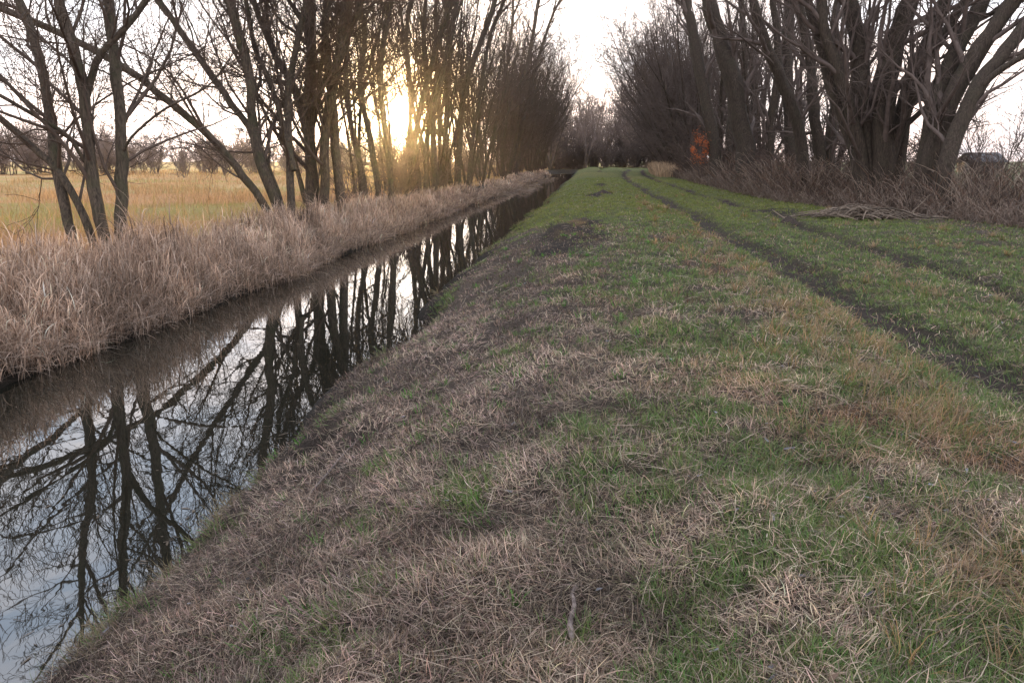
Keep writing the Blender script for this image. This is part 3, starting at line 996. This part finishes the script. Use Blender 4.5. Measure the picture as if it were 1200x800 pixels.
def copy_tree(src, loc, rz, s, label=None, group=None):
    r = src.copy(); COL.objects.link(r)
    r.location = loc; r.rotation_euler = (0, 0, rz); r.scale = (s, s, s)
    if label: r['label'] = label
    if group: r['group'] = group
    for ch in src.children:
        c = ch.copy(); COL.objects.link(c); c.parent = r
    return r


class Kind:
    def __init__(self, protos):
        self.p = protos; self.used = [False] * len(protos)

    def put(self, i, x, y, rz, s, dz=-.05):
        i %= len(self.p); o = self.p[i]; loc = (x, y, gz(x, y) + dz)
        if not self.used[i]:
            self.used[i] = True
            o.location = loc; o.rotation_euler = (0, 0, rz); o.scale = (s, s, s)
            return o
        return copy_tree(o, loc, rz, s)


lab = "bare tree of the dense thicket of slim trunks around the low sun"
grp = "thicket of bare trees around the low sun"
THICK = dict(MID, dens=(.62, .7, .5))
for k, (x, y, n_, h_) in enumerate([(-10.6, 37.5, 4, 14), (-9.8, 41.5, 5, 15), (-8.7, 45.5, 4, 15), (-11.0, 48, 5, 16), (-13.0, 52, 4, 16), (-9.9, 53, 5, 16), (-12.6, 36, 4, 13)]):
    template(150 + k, n_, h_, .30, .085, THICK, M_BARK_L, M_TWIG_L, lab, grp, sunny=(x, y))

lab = "slender bare tree in the receding row behind the canal reeds, past the low sun"
grp = "bare trees of the receding row behind the reeds"
canal_row = Kind([template(100 + i, (5, 4, 6, 5, 4)[i], (15.5, 17, 14.5, 16, 17)[i],   .34, .098, MID, M_BARK_L, M_TWIG_L, lab, grp) for i in range(5)])
BROAD = dict(MID, dens=(1.0, .85, .5), ang=.95, rmin=(.02, .015, .013), rt=.011, maxl=(5.5, 2.4, 1.1))
lab = "broad crowned bare tree near the far end of the row behind the canal reeds"
grp = "broad crowned trees at the far end of the reed bank"
canal_far = Kind([template(120 + k, 6, (18.5, 20, 19)[k], .42, .16, BROAD, M_BARK_L, M_TWIG_L, lab, grp) for k in range(3)])
rs = random.Random(77)
i = 0
for (x, y, s) in [(-10.2, 93, .95), (-9.4, 106, 1.0), (-8.6, 119, 1.0), (-10.5, 126, 1.05), (-8.6, 134, 1.05), (-8.2, 148, 1.1), (-9.8, 160, 1.1), (-8.0, 174, 1.1), (-12, 140, 1.1)]:
    canal_far.put(i, x, y, rs.uniform(0, 6.28), s); i += 1
for (x, y, s) in [(-8.8, 49, .95), (-9.0, 54.5, 1.0), (-9.0, 61, 1.0), (-8.8, 67, .95), (-9.3, 74, 1.0), (-10.6, 79, 1), (-8.8, 84, .95), (-11.3, 88, 1.02), (-9.6, 98, 1),
                  (-10.8, 112, 1.1)]:
    canal_row.put(i, x, y, rs.uniform(0, 6.28), s); i += 1

lab = "tall bare willow in the dense receding row beyond the rust coloured leaves"
grp = "bare willows of the receding row along the track"
track_row = Kind([template(200 + i, (5, 4, 6, 4)[i], (17, 18, 15.5, 16.5)[i], .42, .19, MID, M_BARK_R, M_TWIG_R, lab, grp) for i in range(4)])
for (x, y, s) in [(13.5, 48, .9), (12.2, 60, .95), (15.5, 62, 1), (10.8, 68, .95), (13.0, 74, 1.0), (10.6, 81, 1), (14.2, 86, 1), (17.5, 84, 1)]:
    track_row.put(i, x, y, rs.uniform(0, 6.28), s); i += 1

lab = "broad crowned bare willow arching over the far end of the track"
grp = "broad crowned willows at the far end of the track"
track_far = Kind([template(220 + k, 6, (17, 18, 16)[k], .48, .18, BROAD, M_BARK_R, M_TWIG_R, lab, grp) for k in range(3)])
for (x, y, s) in [(11.0, 90, .95), (12.5, 97, 1.0), (10.8, 104, 1.0), (13, 112, 1), (11.5, 119, 1.05), (12.6, 130, 1.1), (13.2, 143, 1.1), (14, 157, 1.1), (15, 172, 1.1), (19, 120, 1.1)]:
    track_far.put(i, x, y, rs.uniform(0, 6.28), s); i += 1
lab = "bare willow whose fan of trunks leans across towards the canal, far along the track"
grp = "leaning willows far along the track"
track_lean = Kind([template(240 + k, 7, (18.5, 20, 17)[k], .42, .15, BROAD, M_BARK_R, M_TWIG_R, lab, grp, lean=(-.36, -.05)) for k in range(3)])
for (x, y, s) in [(10.4, 78, .9), (10.8, 88, 1), (11.0, 100, 1.0), (11.4, 113, 1.0), (12.0, 127, 1.0), (13, 142, 1.05)]:
    track_lean.put(i, x, y, rs.uniform(-.4, .4), s); i += 1
lab = "hazy bare tree of the wood closing the view where the canal ends"
grp = "trees of the wood at the end of the canal"
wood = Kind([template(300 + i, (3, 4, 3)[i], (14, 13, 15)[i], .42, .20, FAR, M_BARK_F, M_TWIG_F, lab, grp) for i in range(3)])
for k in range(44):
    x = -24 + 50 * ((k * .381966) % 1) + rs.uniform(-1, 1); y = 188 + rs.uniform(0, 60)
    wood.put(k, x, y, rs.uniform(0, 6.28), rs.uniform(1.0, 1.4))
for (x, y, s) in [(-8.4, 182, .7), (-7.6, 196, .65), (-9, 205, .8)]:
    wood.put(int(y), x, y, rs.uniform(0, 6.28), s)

# -- far hedgerows on the horizon
lab = "low hazy tree of the hedgerow on the horizon across the field"
grp = "hedgerow trees across the field"
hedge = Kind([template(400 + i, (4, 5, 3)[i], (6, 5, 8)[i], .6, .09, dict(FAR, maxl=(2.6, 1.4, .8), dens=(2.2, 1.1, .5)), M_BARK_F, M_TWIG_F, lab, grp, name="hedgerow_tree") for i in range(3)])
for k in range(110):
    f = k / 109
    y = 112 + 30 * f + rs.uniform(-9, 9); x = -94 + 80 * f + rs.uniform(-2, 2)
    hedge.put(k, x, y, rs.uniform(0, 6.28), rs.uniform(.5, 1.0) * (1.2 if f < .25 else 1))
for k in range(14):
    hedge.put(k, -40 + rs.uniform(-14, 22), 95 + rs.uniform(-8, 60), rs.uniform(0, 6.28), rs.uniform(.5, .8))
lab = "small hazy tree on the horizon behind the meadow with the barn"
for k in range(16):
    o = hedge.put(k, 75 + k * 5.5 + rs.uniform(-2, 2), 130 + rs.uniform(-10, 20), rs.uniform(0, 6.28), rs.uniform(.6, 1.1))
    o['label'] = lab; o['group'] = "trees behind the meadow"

# -- shrubs
def shrub(seed, n, h, spread, S, label, group, mat=M_SHRUB, name="shrub"):
    rs = random.Random(seed)
    out = []
    for k in range(n):
        a = rs.uniform(0, 6.28); sp = rs.uniform(.1, 1) * spread
        pts, rad, _ = grow(rs, (rs.gauss(0, .25), rs.gauss(0, .25), -.1), norm3((math.cos(a) * sp, math.sin(a) * sp, 1)), h * rs.uniform(.6, 1.1), rs.uniform(.015, .03), 7, .12, .02, S['rt'])
        out.append((pts, rad)); spawn(rs, pts, rad, 2, out, S, t0=.1)
    V, Q = tubes(out, 3)
    o = link(name, np_mesh(name, V, Q), mat)
    return tag(o, label, "shrub", group)


SH = dict(depth=3, dens=(1, 1.4, .8), minl=(.5, .4, .25), maxl=(2, 1.4, .6), rmin=(.012, .011, .009), rt=.008)
SHF = dict(depth=3, dens=(1, 1.5, .7), minl=(.5, .5, .35), maxl=(2, 1.5, .8), rmin=(.02, .018, .016), rt=.014)
shrub_row = Kind([shrub(500 + k, 16, (4.0, 3.2, 4.8)[k], .55, SHF, "twiggy leafless shrub filling the gap between the trackside trunks", "shrubs below the trackside trees") for k in range(3)])
for (x, y, s) in [(9.6, 46, .8), (10.6, 54, .9), (10.2, 61, 1.0), (9.7, 67, 1.1), (9.6, 75, 1.1), (10.0, 84, 1.2), (10.2, 94, 1.2), (10.8, 105, 1.2), (11.2, 117, 1.2), (12, 130, 1.2),
                  (13.5, 42, .8), (12.8, 37, .7), (15, 33, .6), (14, 52, 1.0), (19, 48, 1.0)]:
    shrub_row.put(i, x, y, rs.uniform(0, 6.28), s); i += 1
s = shrub(520, 9, 4.6, .5, SH, "young many-stemmed shrub standing alone at the meadow edge beyond the leaning willow", None)
p = at(1158, 215, 31); s.location = (p.x, p.y, gz(p.x, p.y))
s = shrub(521, 8, 4.4, .6, SH, "thin spreading shrub at the meadow edge, outermost from the willows", None)
p = at(1190, 215, 34); s.location = (p.x, p.y, gz(p.x, p.y))
reed_shrub = Kind([shrub(530 + k, 12, (2.4, 2.0)[k], .7, SH, "leafless scrub among the trunks behind the reeds under the sun", "scrub behind the reeds") for k in range(2)])
for (x, y, s) in [(-10.0, 33, 1), (-10.5, 38, 1), (-10, 43, 1.3), (-9.6, 41, 1.4), (-10.4, 45.5, 1.5), (-9.4, 39, 1.3), (-9.8, 48, 1.4), (-11.2, 49, 1.6), (-10, 55, 1.2), (-10, 61, 1.2), (-10, 68, 1.3), (-10.2, 77, 1.3), (-10, 90, 1.5), (-10, 105, 1.5), (-10, 125, 1.6)]:
    reed_shrub.put(i, x, y, rs.uniform(0, 6.28), s); i += 1

for k in range(40):
    shrub_row.put(k, -18 + 40 * k / 39 + rs.uniform(-1, 1), 187 + rs.uniform(0, 18), rs.uniform(0, 6.28), rs.uniform(1.2, 2.0))
# rust-leaved beech sapling
p = at(820, 214, 58)
o = (p.x, p.y, gz(p.x, p.y))
rs2 = random.Random(9)
root = bpy.data.objects.new("beech_sapling", None); COL.objects.link(root); root.location = o
tag(root, "beech sapling still holding rust orange leaves in front of the dark trunks", "sapling")
br = []
for k in range(7):
    a = rs2.uniform(0, 6.28)
    pts, rad, _ = grow(rs2, (0, 0, -.1), norm3((math.cos(a) * .22, math.sin(a) * .22, 1)), rs2.uniform(2.6, 4.0), .025, 8, .08, .02, .006)
    br.append((pts, rad)); spawn(rs2, pts, rad, 2, br, SH, t0=.3)
V, Q = tubes(br, 4); link("stems", np_mesh("stems", V, Q), M_SHRUB, root)
tips = np.array([q for pts, _ in br for q in pts if q[2] > 1.5])
m = 2400
tips = tips[rn.random(len(tips)) < .16]
b = tips[rn.integers(0, len(tips), m)] + rn.normal(0, .10, (m, 3))
b = b[(np.hypot(b[:, 0], b[:, 1]) < .80) & (b[:, 2] > 1.4) & (rn.random(m) < np.exp(-((b[:, 2] - 2.7) / .95) ** 2))]; m = len(b)
V, Q, T, nv = ribbons(b, rn.uniform(0, 6.28, m), rn.uniform(.4, 2.4, m), rn.uniform(0, 1, m), rn.uniform(.06, .11, m), rn.uniform(.04, .06, m), 3, twist=rn.normal(0, .8, m))
link("leaves", np_mesh("leaves", V, Q, T), M_RUSTLEAF, root)

# ------------------------------------------------------------------ small things on the ground
def strip_heap():
    rs = random.Random(4); polys = []
    c0 = at(1010, 262, 23.5)
    for k in range(260):
        f = rs.gauss(0, .5); x = c0.x + f * 1.9 + rs.gauss(0, .2); y = c0.y + rs.gauss(0, .28) + abs(f) * .25
        a = rs.gauss(0.15, .65) + (math.pi if rs.random() < .5 else 0); L = rs.uniform(.5, 1.6)
        h = max(0, .34 * math.exp(-(f / .55) ** 2) * rs.random() ** .7) + .04
        z = gz(x, y)
        pts = [(x + math.cos(a) * L * (t - .5), y + math.sin(a) * L * (t - .5) + rs.gauss(0, .02), z + .03 + h * (1 - 1.5 * (t - .5) ** 2 * 2) + rs.gauss(0, .02)) for t in (0, .2, .4, .6, .8, 1)]
        pts = [(px_, py_, max(pz, gz(px_, py_) + .015)) for px_, py_, pz in pts]
        r = rs.uniform(.007, .017); polys.append((pts, [r, r, r, r, r * .8, r * .5]))
    for (u, v, du, dv) in [(925, 262, -20, -16), (1090, 262, 22, -26), (1085, 262, 3, -18), (1097, 262, -10, -22), (1060, 258, 30, -30)]:
        a = at(u, v, 23.2); a.z = gz(a.x, a.y); b_ = at(u + du, v + dv, 23.4)
        polys.append(([(a.x + (b_.x - a.x) * t, a.y + (b_.y - a.y) * t, a.z + (b_.z - a.z) * t) for t in (0, .2, .4, .6, .8, 1)], [.016, .015, .014, .013, .011, .008]))
    o = (c0.x, c0.y, gz(c0.x, c0.y))
    V, Q = tubes(rel(polys, o), 4)
    n = len(polys)
    c = np.array([[.225, .172, .130]]) * np.random.default_rng(3).uniform(.25, 1.3, n)[:, None]
    ob = link("reed_heap", np_mesh("reed_heap", V, Q, col=np.repeat(c, 24, 0)), M_STRAW)
    ob.location = o
    tag(ob, "heap of pale cut reed stems lying at the edge of the brush", "reed heap")


strip_heap()


def mound(name, u, v, zc, rx, h, label, cat="molehill"):
    p = at(u, v, zc); o = (p.x, p.y, gz(p.x, p.y))
    k = 26; rings = 12; V = [(0, 0, h)]; r_ = np.random.default_rng(int(u))
    for i in range(1, rings + 1):
        f = i / rings
        for j in range(k):
            a = j * 6.283 / k
            rr = rx * f * (1 + .18 * math.sin(3 * a + u) + .10 * math.sin(7 * a))
            x, y = rr * math.cos(a), rr * math.sin(a) * 1.15
            zz = h * (1 - f ** 1.7) + (r_.random() - .5) * h * .35 * (1 - f)
            V.append((x, y, zz + (gz(o[0] + x, o[1] + y) - o[2]) - (.03 if i == rings else 0)))
    T = [(0, 1 + j, 1 + (j + 1) % k) for j in range(k)]
    Q = [(1 + (i - 1) * k + j, 1 + i * k + j, 1 + i * k + (j + 1) % k, 1 + (i - 1) * k + (j + 1) % k) for i in range(1, rings) for j in range(k)]
    ob = link(name, np_mesh(name, np.array(V), np.array(Q), np.array(T)), M_EARTH); ob.location = o
    tag(ob, label, cat)


mound("molehill", 925, 262, 22.0, .26, .20, "dark round molehill beside the end of the reed heap")
mound("molehill", 706, 228, 38, .42, .15, "broad dark molehill on the bright green bank")
mound("molehill", 703, 201, 110, .38, .15, "small molehill on the sunlit far end of the bank")


def stick(u, v, u2, v2, zc, zc2, r, label, seed):
    rs = random.Random(seed)
    a = at(u, v, zc); b = at(u2, v2, zc2)
    a.z = gz(a.x, a.y) + .03; b.z = gz(b.x, b.y) + .045
    pts = []
    for k in range(10):
        t = k / 9
        pts.append((a.x + (b.x - a.x) * t + rs.gauss(0, .006), a.y + (b.y - a.y) * t + rs.gauss(0, .006), a.z + (b.z - a.z) * t + .012 * math.sin(t * 5)))
    o = tuple(a); V, Q = tubes(rel([(pts, [.001] + [r * (1.1 - .5 * k / 9) for k in range(1, 9)] + [.001])], o), 7)
    ob = link("stick", np_mesh("stick", V, Q), M_STICK); ob.location = o
    tag(ob, label, "stick")


stick(668, 800, 673, 735, 2.75, 3.12, .011, "short thick grey stick lying in the withered grass nearest the camera", 1)
stick(355, 600, 460, 508, 4.9, 6.6, .007, "long pale straw-like stick lying along the slope by the bitten-out bank", 2)

# barn far off on the right
p = at(1150, 186, 120)
root = bpy.data.objects.new("barn", None); COL.objects.link(root); root.location = (p.x, p.y, gz(p.x, p.y)); root.rotation_euler = (0, 0, .2)
tag(root, "low dark roofed barn across the meadow behind the thin shrubs", "barn")
hw, hd_, hh, rh = 2.4, 2.0, 1.5, 1.2
V = [(-hw, -hd_, -.2), (hw, -hd_, -.2), (hw, hd_, -.2), (-hw, hd_, -.2), (-hw, -hd_, hh), (hw, -hd_, hh), (hw, hd_, hh), (-hw, hd_, hh), (-hw, 0, hh + rh), (hw, 0, hh + rh)]
link("wall", np_mesh("wall", np.array(V, float), np.array([(0, 1, 5, 4), (1, 2, 6, 5), (2, 3, 7, 6), (3, 0, 4, 7)]), np.array([(4, 7, 8), (5, 9, 6)]), smooth=False), M_WALL, root)
e = .35; t_ = .12
V = []
for z in (0.03, t_ + .03):
    V += [(-hw - e, -hd_ - e, hh - .16 + z), (hw + e, -hd_ - e, hh - .16 + z), (hw + e, 0, hh + rh + z), (-hw - e, 0, hh + rh + z), (hw + e, hd_ + e, hh - .16 + z), (-hw - e, hd_ + e, hh - .16 + z)]
Q = [(6, 7, 8, 9), (9, 8, 10, 11), (0, 3, 2, 1), (3, 5, 4, 2), (0, 1, 7, 6), (4, 5, 11, 10), (1, 2, 8, 7), (2, 4, 10, 8), (3, 0, 6, 9), (5, 3, 9, 11)]
link("roof", np_mesh("roof", np.array(V, float), np.array(Q), smooth=False), M_ROOF, root)

# ------------------------------------------------------------------ evening haze
HAZE = .00022
if HAZE:
    m, nt_, out_ = new_mat("evening_haze")
    vs = N(nt_, 'ShaderNodeVolumeScatter', Density=HAZE, Anisotropy=.95); vs.inputs['Color'].default_value = (1, .93, .85, 1)
    nt_.links.new(vs.outputs[0], out_.inputs['Volume'])
    hx, y0, y1, z0, z1 = 260, -40, 420, -3, 60
    V = [(x, y, z) for z in (z0, z1) for x, y in ((-hx, y0), (hx, y0), (hx, y1), (-hx, y1))]
    Q = [(3, 2, 1, 0), (4, 5, 6, 7), (0, 1, 5, 4), (1, 2, 6, 5), (2, 3, 7, 6), (3, 0, 4, 7)]
    tag(link("haze", np_mesh("haze", np.array(V, float), np.array(Q), smooth=False), m), "thin glowing evening haze between the trees", "haze", kind='stuff')

# ------------------------------------------------------------------ light
sun = bpy.data.lights.new("sun", 'SUN'); sun.energy = 5.0; sun.angle = R(.6); sun.color = (1.0, .62, .24)
so = bpy.data.objects.new("sun", sun); COL.objects.link(so)
so.rotation_euler = SUN_DIR.to_track_quat('Z', 'Y').to_euler()

w = bpy.data.worlds.new("World"); sc.world = w; w.use_nodes = True
nt = w.node_tree; nt.nodes.clear()
out = nt.nodes.new('ShaderNodeOutputWorld')
sky = N(nt, 'ShaderNodeTexSky', sky_type='NISHITA', sun_disc=False)
sky.sun_elevation = SUN_EL; sky.sun_rotation = SUN_AZ; sky.air_density = 1.0; sky.dust_density = 1.5; sky.ozone_density = 1.5
hs = N(nt, 'ShaderNodeHueSaturation', Saturation=.30, Value=1.0)
nt.links.new(sky.outputs[0], hs.inputs['Color'])
bg = N(nt, 'ShaderNodeBackground', Strength=.10)
nt.links.new(hs.outputs[0], bg.inputs[0])
# pale evening haze over the whole sky, and the sun itself with its aureole
tc = N(nt, 'ShaderNodeTexCoord')
dp = N(nt, 'ShaderNodeVectorMath', operation='DOT_PRODUCT'); dp.inputs[1].default_value = SUN_DIR
nt.links.new(tc.outputs['Generated'], dp.inputs[0])
sx = N(nt, 'ShaderNodeSeparateXYZ'); nt.links.new(tc.outputs['Generated'], sx.inputs[0])
cr = N(nt, 'ShaderNodeValToRGB')
E = cr.color_ramp.elements
E[0].position = .0; E[0].color = (.62, .50, .45, 1)
E[1].position = 1.0; E[1].color = (.80, .86, .96, 1)
e1 = cr.color_ramp.elements.new(.12); e1.color = (.70, .64, .62, 1)
e2 = cr.color_ramp.elements.new(.35); e2.color = (.74, .77, .82, 1)
e3 = cr.color_ramp.elements.new(.62); e3.color = (.78, .84, .94, 1)
nt.links.new(sx.outputs[2], cr.inputs[0])
bg2 = N(nt, 'ShaderNodeBackground', Strength=1.95)
# thin high cloud: pinkish white veils with paler blue between
cn = N(nt, 'ShaderNodeTexNoise', Scale=4.5, Detail=6.0, Roughness=.6, Distortion=.6)
cmp_ = N(nt, 'ShaderNodeMapping'); cmp_.inputs['Scale'].default_value = (1, 1, 2.2)
nt.links.new(tc.outputs['Generated'], cmp_.inputs[0]); nt.links.new(cmp_.outputs[0], cn.inputs['Vector'])
ccr = N(nt, 'ShaderNodeValToRGB')
ccr.color_ramp.elements[0].position = .40; ccr.color_ramp.elements[0].color = (.86, .97, 1.12, 1)
ccr.color_ramp.elements[1].position = .60; ccr.color_ramp.elements[1].color = (1.50, 1.36, 1.30, 1)
nt.links.new(cn.outputs[0], ccr.inputs[0])
cmul = N(nt, 'ShaderNodeMix', data_type='RGBA', blend_type='MULTIPLY'); cmul.inputs[0].default_value = 1.0
nt.links.new(cr.outputs[0], cmul.inputs[6]); nt.links.new(ccr.outputs[0], cmul.inputs[7])
nt.links.new(cmul.outputs[2], bg2.inputs[0])


def ramp(lo, hi, val, pw):
    mr = N(nt, 'ShaderNodeMapRange'); mr.inputs[1].default_value = lo; mr.inputs[2].default_value = hi; mr.clamp = True
    nt.links.new(dp.outputs['Value'], mr.inputs[0])
    p_ = N(nt, 'ShaderNodeMath', operation='POWER'); p_.inputs[1].default_value = pw; nt.links.new(mr.outputs[0], p_.inputs[0])
    m_ = N(nt, 'ShaderNodeMath', operation='MULTIPLY'); m_.inputs[1].default_value = val; nt.links.new(p_.outputs[0], m_.inputs[0])
    return m_


halo = N(nt, 'ShaderNodeBackground'); halo.inputs[0].default_value = (1.0, .66, .26, 1)
nt.links.new(ramp(math.cos(R(16)), 1.0, 2.2, 6).outputs[0], halo.inputs[1])
disc = N(nt, 'ShaderNodeBackground'); disc.inputs[0].default_value = (1.0, .88, .60, 1)
nt.links.new(ramp(math.cos(R(1.25)), math.cos(R(.75)), 30, 1.5).outputs[0], disc.inputs[1])
adds = [bg, bg2, halo, disc]
cur = adds[0]
for a in adds[1:]:
    ad = N(nt, 'ShaderNodeAddShader'); nt.links.new(cur.outputs[0], ad.inputs[0]); nt.links.new(a.outputs[0], ad.inputs[1]); cur = ad
nt.links.new(cur.outputs[0], out.inputs[0])

# ------------------------------------------------------------------ render
sc.view_settings.view_transform = 'Standard'
sc.view_settings.look = 'None'
sc.view_settings.exposure = 0.0
sc.render.engine = 'CYCLES'
sc.cycles.max_bounces = 6
sc.cycles.diffuse_bounces = 3
sc.cycles.glossy_bounces = 3
sc.cycles.transmission_bounces = 4
sc.cycles.sample_clamp_indirect = 4.0
sc.cycles.use_denoising = True
sc.cycles.denoiser = "OPENIMAGEDENOISE"
sc.cycles.denoising_input_passes = "RGB_ALBEDO_NORMAL"
sc.cycles.denoising_prefilter = "ACCURATE"
print("blades", n_blades, "sun el", math.degrees(SUN_EL), "az", math.degrees(SUN_AZ))
